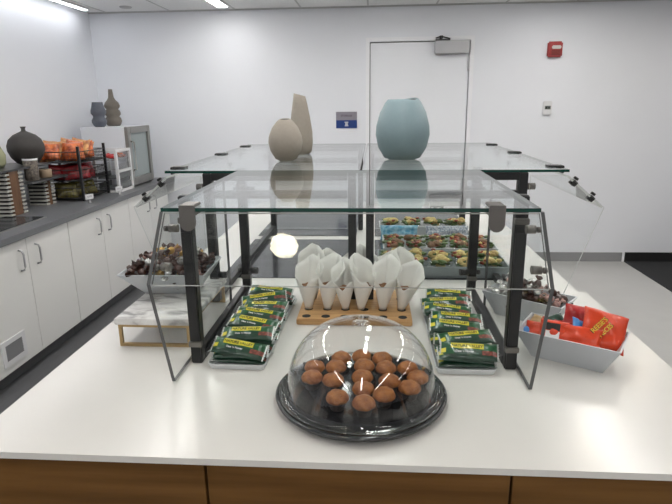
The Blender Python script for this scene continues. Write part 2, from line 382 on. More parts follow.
# slatted risers with slate boards
def slat_block(name, x, y, z, w_, l_, h_, label, n):
    t = thing(name, label, 'riser', (x, y, z), (0, 0, 0), 'slatted display risers')
    b = B(); box(b, -.04, w_/2-.004, -l_/2+.045, l_/2-.045, 0, h_); obj('wood_core', b, darkwood, t)
    b = B(); box(b, -w_/2, -.04, -l_/2+.006, l_/2-.006, 0, h_); box(b, -.04, w_/2-.02, -l_/2+.012, -l_/2+.045, 0, h_); box(b, -.04, w_/2-.02, l_/2-.045, l_/2-.012, 0, h_); obj('inner_block', b, blk_in, t)
    st = h_/n
    for (a, c) in ((-l_/2, -l_/2+.044), (l_/2-.044, l_/2)):
        b = B()
        for i in range(n): box(b, -w_/2, w_/2, a, c, i*st+st*.1, i*st+st*.55)
        obj('slat_stack', b, slat_m, t)
    return t
slat_block('display_riser', -2.62, 3.70, .9105, .16, .19, .31, 'slatted wooden riser block under the higher slate board', 11)
slat_block('display_riser', -2.62, 4.12, .9105, .14, .13, .20, 'shorter slatted wooden riser block under the lower slate board', 7)
slat_block('display_riser', -2.78, 3.98, .9105, .10, .12, .31, 'slatted wooden riser block behind, supporting the high slate board', 11)
tag(bx('slate_board', (-2.86, -2.53, 3.35, 4.16, 1.2215, 1.235), shelf_m, bev=.002), 'higher dark slate board on slatted risers, carrying the round vase', 'shelf board', 'slate boards')
tag(bx('slate_board', (-2.71, -2.49, 3.81, 4.30, 1.1115, 1.125), shelf_m, bev=.002), 'lower dark slate board carrying the patterned canister and small bowl', 'shelf board', 'slate boards')
t = thing('round_vase', 'large dark grey round vase with tiny neck beside the orange snack bags', 'vase', (-2.615, 4.00, 1.2355))
t.scale = (.74, .74, .80)
b = B(); lathe(b, [(.06, 0), (.10, .02), (.145, .07), (.172, .135), (.172, .18), (.15, .235), (.105, .275), (.05, .30), (.022, .312), (.018, .33), (.028, .352), (.022, .352), (.014, .33), (.014, .31)], 40)
obj('vase_body', b, dark_c, t)
t = thing('patterned_canister', 'tall patterned grey canister with white rim on the lower slate board', 'canister', (-2.555, 3.93, 1.1255))
b = B(); lathe(b, [(.038, 0), (.048, .004), (.05, .148)], 28); obj('canister_body', b, pattern_m, t)
b = B(); lathe(b, [(.05, .149), (.052, .152), (.052, .163), (.044, .163), (.044, .152)], 28, cap0=False); obj('rim', b, white_pl, t)
b = B(); lathe(b, [(.0001, .15), (.045, .15)], 28, cap0=False); obj('lid_inside', b, hole_m, t)
t = thing('wooden_tub', 'small pale wooden bowl beside the patterned canister', 'bowl', (-2.56, 4.11, 1.1255))
b = B(); lathe(b, [(.036, 0), (.044, .004), (.046, .058), (.046, .062), (.040, .062), (.038, .012), (.0001, .012)], 28); obj('tub_body', b, lwood, t)
t = thing('small_vase', 'small pale green vase on the high slate board, left of the dark round vase', 'vase', (-2.70, 3.785, 1.2355))
b = B(); lathe(b, [(.03, 0), (.05, .03), (.055, .09), (.03, .15), (.022, .17)], 24); obj('vase_body', b, mat('pale_green_glaze', (.35, .36, .22), .5), t)

# wire basket rack with snack bags
RX, RY, RW, RL = -2.575, 4.485, .42, .43
t = thing('wire_basket_rack', 'black three-tier wire basket rack full of snack bags on the grey counter', 'rack', (RX, RY, .91))
for sx in (-1, 1):
    for sy_ in (-1, 1): posts = B(); box(posts, sx*RW/2-.009, sx*RW/2+.009, sy_*RL/2-.009, sy_*RL/2+.009, 0, .44); obj('upright', posts, black, t)
for k, z0 in enumerate((.015, .16, .305)):
    b = B(); box(b, -RW/2, RW/2, -RL/2, RL/2, z0, z0+.004)
    for zz in (z0+.008, z0+.035, z0+.062, z0+.09):
        r_ = .004 if zz > z0+.08 or zz < z0+.01 else .0018
        tube(b, [(-RW/2, -RL/2, zz), (RW/2, -RL/2, zz), (RW/2, RL/2, zz), (-RW/2, RL/2, zz)], r_, 5, closed=True)
    for i in range(18):
        yy = -RL/2+RL*i/17
        tube(b, [(RW/2, yy, z0), (RW/2, yy, z0+.09)], .0014, 4)
    for i in range(16):
        xx = -RW/2+RW*i/15
        tube(b, [(xx, -RL/2, z0), (xx, -RL/2, z0+.09)], .0014, 4)
    obj('wire_basket', b, black, t)
def bag_mesh(w_, h_, t_, seed, crimp=.08):
    rg = random.Random(seed); b = B(); nx, ny = 12, 14; top = {}; bot = {}
    ph = [rg.uniform(0, 6) for _ in range(6)]
    for i in range(nx+1):
        for j in range(ny+1):
            u, v = 2*i/nx-1, 2*j/ny-1
            k = max(0, (1-abs(v)**5))*max(0, (1-abs(u)**4))
            if abs(v) > 1-crimp: k = 0
            wr = .18*math.sin(5*u+ph[0]+3*v)+.15*math.sin(7*v+ph[1]-2*u)+.10*math.sin(11*u*v+ph[2])+.06*math.sin(13*u+ph[4])*math.cos(9*v+ph[5])
            xx = u*w_/2*(1-.06*(1-v*v)); yy = v*h_/2
            z = t_/2*k*(1+wr)+.0006; zz = -t_/2*k*(1-wr)-.0006
            wv = .06*t_*math.sin(6*u+ph[3])*abs(v)
            top[i, j] = b.verts.new((xx, yy, z+wv)); bot[i, j] = b.verts.new((xx, yy, zz+wv))
    for i in range(nx):
        for j in range(ny):
            f = b.faces.new((top[i, j], top[i+1, j], top[i+1, j+1], top[i, j+1])); f.smooth = True
            f = b.faces.new((bot[i, j], bot[i, j+1], bot[i+1, j+1], bot[i+1, j])); f.smooth = True
    for i in range(nx):
        for j, s_ in ((0, 1), (ny, -1)): b.faces.new((bot[i, j], bot[i+1, j], top[i+1, j], top[i, j])[::s_])
    for j in range(ny):
        for i in (0, nx): b.faces.new((bot[i, j], bot[i, j+1], top[i, j+1], top[i, j]))
    return b
def place_bags(pts, mats, name, what, cat, group, w_, h_, t_, where):
    protos = {}
    for n_, (p, rot, mi) in enumerate(pts):
        if mi not in protos:
            o = obj(name, bag_mesh(w_, h_, t_, 11+mi), mats[mi]); protos[mi] = o
        else:
            o = protos[mi].copy(); COL.objects.link(o)
        o.location = p; o.rotation_euler = rot
        tag(o, what[mi] + ' in the ' + where + ', ' + ORD[n_] + ' from the camera side', cat, group)
rg = random.Random(3)
pts = [((RX+rg.uniform(-.11, .12), RY-.16+i*.029, .91+.305+.085+rg.uniform(-.01, .02)), (math.radians(rg.uniform(48, 70)), rg.uniform(-.3, .3), math.radians(rg.uniform(-25, 60))), i % 2 if i < 9 else 1) for i in range(13)]
place_bags(pts, [chipbag, chipbag3], 'snack_bag', ['crinkled orange snack bag', 'shiny tan orange snack bag'], 'snack bag', 'orange snack bags in the top basket', .15, .15, .05, 'top wire basket')
pts = [((RX+.02+rg.uniform(-.04, .08), RY-.15+i*.036, .91+.16+.062), (math.radians(rg.uniform(55, 75)), rg.uniform(-.2, .2), math.radians(rg.uniform(30, 70))), 0) for i in range(10)]
place_bags(pts, [redbag], 'snack_bag', ['red snack bag'], 'snack bag', 'red snack bags in the middle basket', .16, .125, .05, 'middle wire basket')
pts = [((RX+.02+rg.uniform(-.04, .08), RY-.15+i*.036, .91+.015+.062), (math.radians(rg.uniform(55, 75)), rg.uniform(-.2, .2), math.radians(rg.uniform(30, 70))), 0) for i in range(10)]
place_bags(pts, [yelbag], 'snack_bag', ['dark olive yellow snack bag'], 'snack bag', 'olive snack bags in the bottom basket', .16, .125, .05, 'bottom wire basket')
def tent(x, y, lab):
    t = thing('price_card', lab, 'card holder', (x, y, .91), (0, 0, math.radians(62)), 'small white card holders')
    b = B(); lathe(b, [(.016, 0), (.016, .004), (.004, .008), (.004, .03)], 12, cap1=True); obj('stand', b, alu, t)
    b = B(); box(b, -.035, .035, -.003, .003, .028, .068); obj('card', b, white_pl, t)
    b = B(); box(b, -.02, .02, -.0036, -.003, .044, .047); box(b, -.02, .02, -.0036, -.003, .052, .055); obj('printed_lines', b, sign_grey, t)
tent(-2.28, 4.20, 'small white card holder at the near corner of the wire rack')
tent(-2.235, 4.63, 'small white card holder in front of the white condiment rack')

# white condiment rack
t = thing('condiment_rack', 'white framed rack with clear bins between the wire rack and the cooler', 'rack', (-2.278, 4.862, .91))
b = B()
for y_ in (-.135, .135):
    box(b, -.01, .012, y_-.012, y_+.012, 0, .375)
    box(b, -.21, -.19, y_-.01, y_+.01, 0, .375)
for zz in (.0, .175, .353): box(b, -.01, .012, -.135, .135, zz, zz+.022)
for zz in (0, .355): box(b, -.2, 0, -.145, -.125, zz, zz+.018); box(b, -.2, 0, .125, .145, zz, zz+.018)
obj('frame', b, white_pl, t)
for z0 in (.03, .12, .2, .28):
    b = B(); box(b, -.19, .0, -.12, .12, z0, z0+.004); box(b, -.002, .002, -.12, .12, z0, z0+.05); box(b, -.19, -.186, -.12, .12, z0, z0+.05)
    obj('clear_bin', b, cup_m if z0 > .15 else mat('smoked_bin', (.12, .13, .13), .3), t)
b = bag_mesh(.11, .10, .03, 5); tag(obj('sauce_packet', b, redf, None, (-2.37, 4.835, 1.222), (.2, .2, .3)), 'red and orange packet lying in the white rack, upper bin', 'packet', 'packets in the white rack')
b = bag_mesh(.09, .10, .03, 6); tag(obj('sauce_packet', b, chipbag, None, (-2.34, 4.92, 1.226), (.2, -.1, 1.3)), 'orange packet beside the red one in the white rack', 'packet', 'packets in the white rack')

# small glass-door cooler
t = thing('glass_door_cooler', 'small white countertop cooler with a steel framed glass door', 'cooler', (-2.508, 5.285, .91))
b = B()
for dd in ((-.223, -.21, -.255, .265, .012, .56), (-.21, .19, -.255, -.243, .012, .56), (-.21, .19, .253, .265, .012, .56), (-.21, .19, -.243, .253, .547, .56), (-.21, .19, -.243, .253, .012, .03)): box(b, *dd)
obj('cabinet', b, fridge_m, t)
b = B(); box(b, -.209, -.2, -.242, .252, .031, .546); 
for zz in (.2, .36): box(b, -.2, .17, -.24, .25, zz, zz+.006)
obj('interior', b, inner, t)
b = B(); X0, X1 = .192, .223
for dd in ((X0, X1, -.255, -.185, .012, .56), (X0, X1, .205, .265, .012, .56), (X0, X1, -.185, .205, .50, .56), (X0, X1, -.185, .205, .012, .085)): box(b, *dd, bev=.003)
dr = obj('door', b, mat('cooler_steel', (.30, .295, .28), .38, metal=.7), t)
b = B(); box(b, .2, .206, -.185, .205, .085, .50); obj('door_glass', b, mat('cooler_glass', (.30, .345, .345), .12), dr)
b = B(); tube(b, [(X1, -.20, .16), (X1+.03, -.20, .165), (X1+.03, -.20, .42), (X1, -.20, .425)], .009); obj('handle', b, steel, dr)
b = B()
for sx in (-.18, .18):
    for sy_ in (-.22, .22): box(b, sx-.02, sx+.02, sy_-.02, sy_+.02, 0, .012)
obj('foot_pads', b, black, t)
t = thing('stacked_vase', 'short slate blue two-bulge vase on top of the white cooler', 'vase', (-2.59, 5.13, 1.4705), group='vases on the cooler')
t.scale = (.86, .86, .93)
b = B(); lathe(b, [(.045, 0), (.062, .012), (.078, .045), (.078, .065), (.058, .098), (.060, .108), (.079, .135), (.080, .155), (.064, .20), (.056, .235), (.056, .243), (.048, .243), (.046, .22)], 36); obj('vase_body', b, slate_c, t)
t = thing('stacked_vase', 'tall taupe three-bulge bottle vase on top of the white cooler', 'vase', (-2.585, 5.41, 1.4705), group='vases on the cooler')
t.scale = (.9, .9, .93)
b = B(); lathe(b, [(.062, 0), (.078, .02), (.088, .05), (.082, .078), (.066, .098), (.082, .118), (.084, .135), (.074, .158), (.062, .172), (.078, .19), (.082, .21), (.07, .24), (.045, .265), (.030, .29), (.024, .34), (.021, .375), (.015, .375), (.015, .33)], 36); obj('vase_body', b, taupe_c, t)

# ---------------------------------------------------------------- the island
ZT = .91
XL, XRI, YFI, YEND = -.928, .852, 1.002, 4.25
t = thing('serving_island', 'long white-topped serving island with oak panelled front', 'counter', (0, 2.6, 0))
O = Vector((0, 2.6, 0))
b = B()
out = [(XL, YFI), (XRI, YFI), (XRI, 2.14), (.82, 2.14), (.82, YEND), (-.896, YEND), (-.896, 2.14), (XL, 2.14)]
prism(b, [Vector((x, y, ZT-.016))-O for x, y in out], (0, 0, .016), 0)
obj('countertop', b, quartz, t)
b = B(); box(b, XL+.03, XRI-.03, YFI+.05, 2.1, .08, ZT-.0165); box(b, -.86, .785, 2.1, YEND-.03, .08, ZT-.0165); box(b, -.84, .76, YFI+.1, YEND-.08, 0.004, .08)
o = obj('carcass', b, mat('carcass_dark', (.02, .018, .016), .7), t); o.data.transform(Matrix.Translation(-O))
for (x0, x1) in ((XL+.012, -.372), (-.366, .294), (.300, XRI-.012)):
    b = B(); box(b, x0, x1, YFI+.018, YFI+.038, .1, ZT-.022, bev=.001); o = obj('front_panel', b, wood, t); o.data.transform(Matrix.Translation(-O))
for (x0, x1) in ((XL+.012, XL+.028), (XRI-.028, XRI-.012)):
    b = B(); box(b, x0, x1, YFI+.04, 2.12, .1, ZT-.022); o = obj('side_panel', b, wood, t); o.data.transform(Matrix.Translation(-O))
for (x0, x1) in ((-.675, -.10), (.006, .565)):
    for (y0, y1) in ((2.275, 2.985), (3.075, 3.95)):
        b = B(); box(b, x0, x1, y0, y1, ZT+.0002, ZT+.003, bev=.001); o = obj('cold_plate', b, blackglass, t); o.data.transform(Matrix.Translation(-O))

# sneeze guards
def P(name, bm, m, par):
    o = obj(name, bm, m, par); o.data.transform(Matrix.Translation(-Vector(par.location))); return o
ZG0, ZG1 = 1.414, 1.423
def end_profile(front, bul, botm, back): # (coord, z)
    return [(back, 1.386), (front, 1.386), (bul, 1.229), (botm, .9165), (back, .9165)]
# front guard
g = thing('sneeze_guard', 'glass sneeze guard across the front of the island, over the granola bars', 'sneeze guard', (-.06, 1.7, ZT+.0006), group='glass sneeze guards')
GL, GR = -.5, .3645
b = B(); prism(b, [(-.489, 1.205, ZG0), (.3655, 1.205, ZG0), (.3655, 1.928, ZG0), (-.489, 1.928, ZG0)], (0, 0, .009), 0, side=1); P('glass_top', b, [top_glass, edge_green], g)
PX = {-1: -.520, 1: .391}; SX = {-1: -.547, 1: .414}
for s_ in (-1, 1):
    for yy in (1.462, 2.115):
        b = B(); x = PX[s_]; box(b, x-.0165, x+.0165, yy-.017, yy+.017, ZT+.001, 1.412, bev=.003); box(b, x-.014-s_*0, x+.014, yy-.021, yy-.017, ZT+.09, ZT+.40); po = P('post', b, black, g)
        for zz in (.965, 1.335):
            b = B(); box(b, x-.019, x+.019, yy-.024, yy-.006, zz, zz+.017, bev=.002); o = obj('bracket', b, clipm, po); o.data.transform(Matrix.Translation(-Vector(g.location)))
    b = B(); x = PX[s_]; box(b, x-.017, x+.005, 1.479, 2.098, ZT+.001, ZT+.028, bev=.002); box(b, x+.006, x+.017, 1.479, 2.098, ZT+.001, ZT+.018, bev=.002); P('bottom_rail', b, black, g)
    b = B(); x = SX[s_]; pr = end_profile(1.352, 1.229, 1.325, 1.95)
    prism(b, [(x-.0045, y, z) for y, z in pr], (.009, 0, 0), 0, side=1); P('end_pane', b, [end_glass, edge_grey], g)
    # clips joining front pane and end pane, and stubs to the posts
    for (y, z) in ((1.385, 1.335), (1.31, 1.25)):
        b = B(); x1 = SX[s_]-s_*.004; x2 = SX[s_]-s_*.028
        tube(b, [(x2+s_*.0, y, z), (x1, y, z)], .011, 16); tube(b, [(x1+s_*.004, y-.004, z), (x1+s_*.012, y-.004, z)], .008, 12); P('glass_clip', b, clipm, g)
    for (y, z) in ((2.10, 1.0), (2.10, 1.33)):
        b = B(); x = PX[s_]; tube(b, [(x-s_*.016, y, z), (x-s_*.05, y-.004, z)], .013, 16); tube(b, [(x+s_*.016, y, z), (x+s_*.03, y, z)], .010, 12); P('pane_knob', b, black, g)
b = B()  # slanted front pane
d1 = Vector((0, -.0071, .0055))*.5
prism(b, [(SX[-1]+.0065, 1.353, 1.384), (SX[-1]+.0065, 1.232, 1.228), (SX[-1]+.0065, 1.2383, 1.2232), (SX[-1]+.0065, 1.3593, 1.3792)], (SX[1]-SX[-1]-.013, 0, 0), 0, side=[0, 1, 0, 1]); fpane = P('front_pane', b, [edge_grey, edge_light, pane_glass], g)
for f in fpane.data.polygons:
    if f.area > .02: f.material_index = 2
for x in (-.425, .27):
    b = B(); pts_ = []
    for k in range(9):
        a = math.pi*k/8; pts_.append((x-.0175*math.cos(a), 1.2035, 1.388-.0175*math.sin(a)))
    pts_ = [(x-.0175, 1.2035, 1.430)]+pts_+[(x+.0175, 1.2035, 1.430)]
    prism(b, pts_, (0, -.009, 0)); box(b, x-.0175, x+.0175, 1.1945, 1.25, 1.4235, 1.4305, bev=.002); box(b, x-.0165, x+.0165, 1.2035, 1.25, 1.404, 1.4135, bev=.002)
    P('edge_clamp', b, clipm, g)
# the two guards running back along the island
def long_guard(x_in, x_out, s_, lab):
    g = thing('sneeze_guard', lab, 'sneeze guard', ((x_in+x_out)/2, 2.6, ZT+.0035), group='glass sneeze guards')
    y0, y1 = 1.934, 3.31
    xa, xb = sorted((x_in, x_out))
    b = B(); prism(b, [(xa, y0, ZG0), (xb, y0, ZG0), (xb, y1, ZG0), (xa, y1, ZG0)], (0, 0, .009), 0, side=1); P('glass_top', b, [top_glass, edge_green], g)
    xo = x_out-s_*.147; xi = x_in+s_*.029
    for yy in (1.972, 3.235):
        for x, hw in ((xo, .0165), (xi, .0145)):
            zb = ZT+.0035
            b = B(); box(b, x-hw, x+hw, yy-.017, yy+.017, zb, 1.412, bev=.003); po = P('post', b, black, g)
        lo, hi = sorted((xo, xi))
        b = B(); box(b, lo+.017, hi-.017, yy-.015, yy+.015, 1.384, 1.412); P('top_rail', b, black, g)
        b = B(); box(b, lo+.017, hi-.017, yy-.013, yy+.013, 1.318, 1.346); P('light_bar', b, black, g)
        b = B(); sx = xo
        tube(b, [(xo+s_*.016, yy, 1.36), (xo+s_*.045, yy, 1.36)], .012, 14); P('pane_knob', b, clipm, g)
        b = B(); tube(b, [(xo-s_*.016, yy, 1.02), (xo-s_*.045, yy, 1.02)], .013, 14); P('pane_knob', b, black, g)
        xs = xo+s_*.022 if yy < 3 else xi+s_*.02
        pr = [(xs, 1.400), (x_out+s_*.004, 1.400), (x_out+s_*.137, 1.287), (x_out+s_*.012, .9175), (xs, .9175)]
        ye = yy-.022 if yy < 3 else yy+.018
        b = B(); prism(b, [(x, ye, z) for x, z in pr], (0, .006, 0), 0, side=1); P('end_pane', b, [end_glass, edge_light], g)
    b = B(); x = xo; box(b, x-.012, x+.012, 1.989, 3.218, ZT+.0045, ZT+.03); P('bottom_rail', b, black, g)
    b = B(); nx, nz = s_*.137, -.099
    p0 = Vector((x_out+s_*.006, 2.155, 1.398)); p1 = Vector((x_out+s_*.134, 2.155, 1.289)); nn = Vector((-s_*.0035, 0, -.005))
    p0.y = p1.y = 1.958
    prism(b, [p0, p1, p1+nn, p0+nn], (0, 1.29, 0), 0, side=[2, 1, 2, 1]); me = P('side_pane', b, [edge_light, edge_light, pane_glass], g)
    for yy in (1.975, 3.2):
        for k in (.20, .70):
            c = p0.lerp(p1, k)+nn*.8; c.y = yy
            b = B(); tube(b, [c+Vector((0, -.020, 0)), c+Vector((0, .012, 0))], .0125, 4); tube(b, [c+nn*-2.2+Vector((0, 0, 0)), c+nn*-3.6], .009, 10); P('glass_clip', b, mat('dark_clip', (.03, .03, .03), .4, metal=.5) if 'dark_clip' not in MATS else MATS['dark_clip'], g)
    for yy in (2.03, 2.62, 3.13):
        b = B(); box(b, x_out-s_*.05 if s_ > 0 else x_out, x_out if s_ > 0 else x_out+.05, yy-.022, yy+.022, 1.4233, 1.4285, bev=.002); box(b, min(x_out, x_out+s_*.008), max(x_out, x_out+s_*.008), yy-.02, yy+.02, 1.40, 1.428, bev=.002); P('edge_clamp', b, MATS['dark_clip'], g)
long_guard(-.0505, -.756, -1, 'glass sneeze guard running back on the left half of the island')
long_guard(-.043, .6705, 1, 'glass sneeze guard running back on the right half, over the food trays')

# vases on the glass
def tilt_top(h, dz, R=1):
    def f(p):
        if p.z > h*.8: p.z += dz*(p.x/.05)*((p.z-h*.8)/(h*.2))
        return p
    return f
t = thing('egg_vase', 'small beige egg-shaped vase standing on the glass guard top', 'vase', (-.365, 2.27, 1.4235))
t.scale = (.85, .85, .835)
b = B(); lathe(b, [(.03, 0), (.052, .012), (.074, .05), (.083, .09), (.080, .12), (.063, .162), (.040, .192), (.026, .203), (.022, .203), (.024, .195)], 40, fn=lambda p: Vector((p.x, p.y, p.z+(.12*p.y if p.z > .19 else 0)))); obj('vase_body', b, beige, t)
b = B(); lathe(b, [(.0001, .2015), (.0235, .2015)], 24, cap0=False, fn=lambda p: Vector((p.x, p.y, p.z+.08*p.y))); obj('mouth_shade', b, hole_m, t)  # dark disc putting shade into the vase opening
t = thing('tall_vase', 'tall slim beige vase with slanted mouth behind the egg-shaped vase', 'vase', (-.343, 2.60, 1.4235))
t.scale = (.80, .80, .93)
b = B(); lathe(b, [(.045, 0), (.060, .012), (.068, .06), (.067, .11), (.056, .18), (.042, .25), (.033, .29), (.029, .29), (.03, .27)], 40, fn=lambda p: Vector((p.x-.02*max(0, p.z-.12), p.y, p.z-(.22*p.x if p.z > .26 else 0)))); obj('vase_body', b, beige, t)
t = thing('wide_vase', 'large pale blue round vase on the glass guard top', 'vase', (.116, 2.32, 1.4235))
def asym(p):
    k = max(0, (p.z-.15)/.10); f_ = min(1, max(0, .5+p.y/.08))
    return Vector((p.x, p.y, p.z+max(0, p.x)*k*(.15*f_-.07*(1-f_))))
b = B(); lathe(b, [(.052, 0), (.075, .008), (.100, .05), (.111, .10), (.109, .135), (.094, .19), (.074, .228), (.062, .242), (.056, .242), (.058, .23)], 48, fn=asym); obj('vase_body', b, blue_c, t)
b = B(); lathe(b, [(.0001, .239), (.0575, .239)], 32, cap0=False, fn=asym); obj('mouth_shade', b, hole_m, t)  # shade inside the opening, painted as a dark disc

# ---------------------------------------------------------------- food under the right guard
def tray(name, x0, x1, y0, y1, z0, h, m, lab, flare=.0):
    t = thing(name, lab, 'tray', ((x0+x1)/2, (y0+y1)/2, z0), group='serving trays under the right guard')
    hx, hy = (x1-x0)/2, (y1-y0)/2; b = B()
    def ring(k, z, i=0): return [b.verts.new((sx*(hx-i+k), sy_*(hy-i+k), z)) for sx, sy_ in ((-1, -1), (1, -1), (1, 1), (-1, 1))]
    rs = [ring(-.02, 0), ring(0, h), ring(-.006, h), ring(-.026, .006)]
    for A, C in zip(rs, rs[1:]):
        for k in range(4): b.faces.new((A[k], A[(k+1) % 4], C[(k+1) % 4], C[k]))
    b.faces.new(rs[0][::-1]); b.faces.new(rs[-1]); obj('tray_body', b, m, t); return t
ZP = ZT+.0035
tray('serving_tray', .02, .585, 2.27, 2.56, ZP, .055, mat('steel_blue_pan', (.25, .29, .30), .35, metal=.3), 'grey steel pan of wraps nearest the front under the right guard')
tray('serving_tray', .045, .60, 2.585, 2.87, ZP, .055, mat('pale_tray', (.6, .62, .63), .35), 'pale tray of salad wraps, middle one under the right guard')
tray('serving_tray', .03, .53, 3.035, 3.205, ZP, .062, MATS['pale_tray'], 'white raised tray of wraps farthest back under the right guard')
def food(seed, yellow, lidded=True):
    rg_ = random.Random(seed); t = bpy.data.objects.new('wrap_box', None); COL.objects.link(t)
    b = B(); lathe(b, [(.034, 0), (.052, .034), (.054, .036)], 16); obj('clear_box', b, cup_m, t)
    b = B()
    for i in range(8):
        a = rg_.uniform(0, 6.28); r_ = rg_.uniform(.005, .036); blob(b, (r_*math.cos(a), r_*math.sin(a), rg_.uniform(.03, .055)), rg_.uniform(.014, .022), 0, 2, .22, (1.1, .8, .65), rg_)
    obj('wrap_piece', b, tort if yellow else brn, t)
    b = B()
    for i in range(16):
        a = rg_.uniform(0, 6.28); r_ = rg_.uniform(.015, .046); blob(b, (r_*math.cos(a), r_*math.sin(a), rg_.uniform(.030, .056)), rg_.uniform(.010, .016), 0, 2, .4, (1, 1, .45), rg_)
    obj('lettuce_leaf', b, lett, t)
    b = B()
    for i in range(4 if yellow else 10):
        a = rg_.uniform(0, 6.28); r_ = rg_.uniform(.01, .042); blob(b, (r_*math.cos(a), r_*math.sin(a), rg_.uniform(.040, .060)), rg_.uniform(.007, .012), 0, 2, .3, (1, 1, .6), rg_)
    obj('tomato_piece', b, tom, t)
    if not yellow:
        b = B()
        for i in range(3):
            a = rg_.uniform(0, 6.28); blob(b, (.02*math.cos(a), .02*math.sin(a), .056), .010, 0, 2, .3, (1, .8, .6), rg_)
        obj('cheese_piece', b, tort, t)
    t['category'] = 'sandwich'; return t
fp = [food(1, True), food(2, False), food(3, True), food(4, False)]; used = set()
def put_food(k, x, y, z, lab, grp, sc=1, rz=0):
    o = fp[k] if k not in used else dup(fp[k]); used.add(k); o.location = (x, y, z); o.rotation_euler = (0, 0, rz); o.scale = (sc,)*3
    tag(o, lab, 'sandwich', grp)
for j, yy in enumerate((2.36, 2.475)):
    for i in range(5): put_food((0, 2)[(i+j) % 2], .083+i*.109, yy, ZP+.012, 'clear box of chopped wraps in the steel pan, ' + ('front', 'back')[j] + ' row, ' + ORD[i] + ' from left', 'wrap boxes in the steel pan', 1.0, i*1.3+j)
for j, yy in enumerate((2.67, 2.785)):
    for i in range(5): put_food((1, 3)[(i+j) % 2], .10+i*.109, yy, ZP+.012, 'clear box of salad wraps in the middle tray, ' + ('front', 'back')[j] + ' row, ' + ORD[i] + ' from left', 'wrap boxes in the middle tray', 1.0, i*1.7+j)
for j, yy in enumerate((3.12,)):
    for i in range(4): put_food((0, 2)[(i+j) % 2], .095+i*.122, yy, ZP+.026, 'clear box of wraps in the raised tray, ' + ('front', 'back')[j] + ' row, ' + ORD[i] + ' from left', 'wrap boxes in the raised tray', 1.12, i*2.1+j)
R_ = math.radians
t = obj('ice_pack', bag_mesh(.21, .085, .035, 21), gelblue, None, (.14, 2.955, ZP+.047), (R_(62), 0, 0)); tag(t, 'flat blue ice pack lying in front of the raised tray', 'ice pack')
t = obj('wrapped_packet', bag_mesh(.24, .08, .035, 22), gelwhite, None, (.40, 2.955, ZP+.047), (R_(62), 0, 0)); tag(t, 'pale speckled packet beside the blue ice pack', 'packet')

# ---------------------------------------------------------------- granola bars
BL, BW, BT = .164, .057, .017
def bar_proto():
    b = B(); nx, ny = 36, 12; T = {}; U = {}
    for i in range(nx+1):
        for j in range(ny+1):
            u, v = 2*i/nx-1, 2*j/ny-1
            k = (1-min(1, abs(u)/.92)**8)*(1-abs(v)**5); k = max(k, 0)
            yy = v*BW/2*(1-.10*(1-abs(u)**6)*0)
            ex = .002*math.sin(j*math.pi) if i in (0, nx) else 0
            T[i, j] = b.verts.new((u*BL/2+(.0015*(-1)**j if i in (0, nx) else 0), yy, BT/2*k+.0005+.0008*math.sin(9*u+2*v)*k)); U[i, j] = b.verts.new((u*BL/2+(.0015*(-1)**j if i in (0, nx) else 0), yy, -BT/2*k-.0005))
    for i in range(nx):
        for j in range(ny):
            u, v = (2*i+1)/nx-1, (2*j+1)/ny-1
            mi = 0
            if abs(u) > .93: mi = 3
            elif v < -.5: mi = 4
            elif -.62 < u < .50 and .08+.1*(1-abs(u+.06)) < v < .78+.1*(1-abs(u+.06)): mi = 1
            elif u > .42 and v < .05: mi = 2
            elif u < -.6 and v < .1: mi = 1 if v > -.3 and u < -.75 else 0
            elif v < .02: mi = 4 if (u > -.5) else 0
            f = b.faces.new((T[i, j], T[i+1, j], T[i+1, j+1], T[i, j+1])); f.smooth = True; f.material_index = mi
            f = b.faces.new((U[i, j], U[i, j+1], U[i+1, j+1], U[i+1, j])); f.smooth = True; f.material_index = 4 if v < 0 else 0
    for i in range(nx):
        for j in (0, ny): b.faces.new((U[i, j], U[i+1, j], T[i+1, j], T[i, j])).material_index = 4
    for j in range(ny):
        for i in (0, nx): b.faces.new((U[i, j], U[i, j+1], T[i, j+1], T[i, j])).material_index = 3
    t = bpy.data.objects.new('granola_bar', None); COL.objects.link(t)
    w_ = obj('wrapper', b, [g_green, g_yel, g_brown, g_silver, g_dark], t)
    text_mesh('brand_lettering', 'NATURE VALLEY', .0125, ink, t, (-.005, .0125, BT/2+.0009), sx=.92)
    text_mesh('flavour_lettering', "Oats 'n Honey", .0085, white_ink, t, (-.012, -.0055, BT/2+.0011))
    return t
bar = bar_proto(); first = [True]
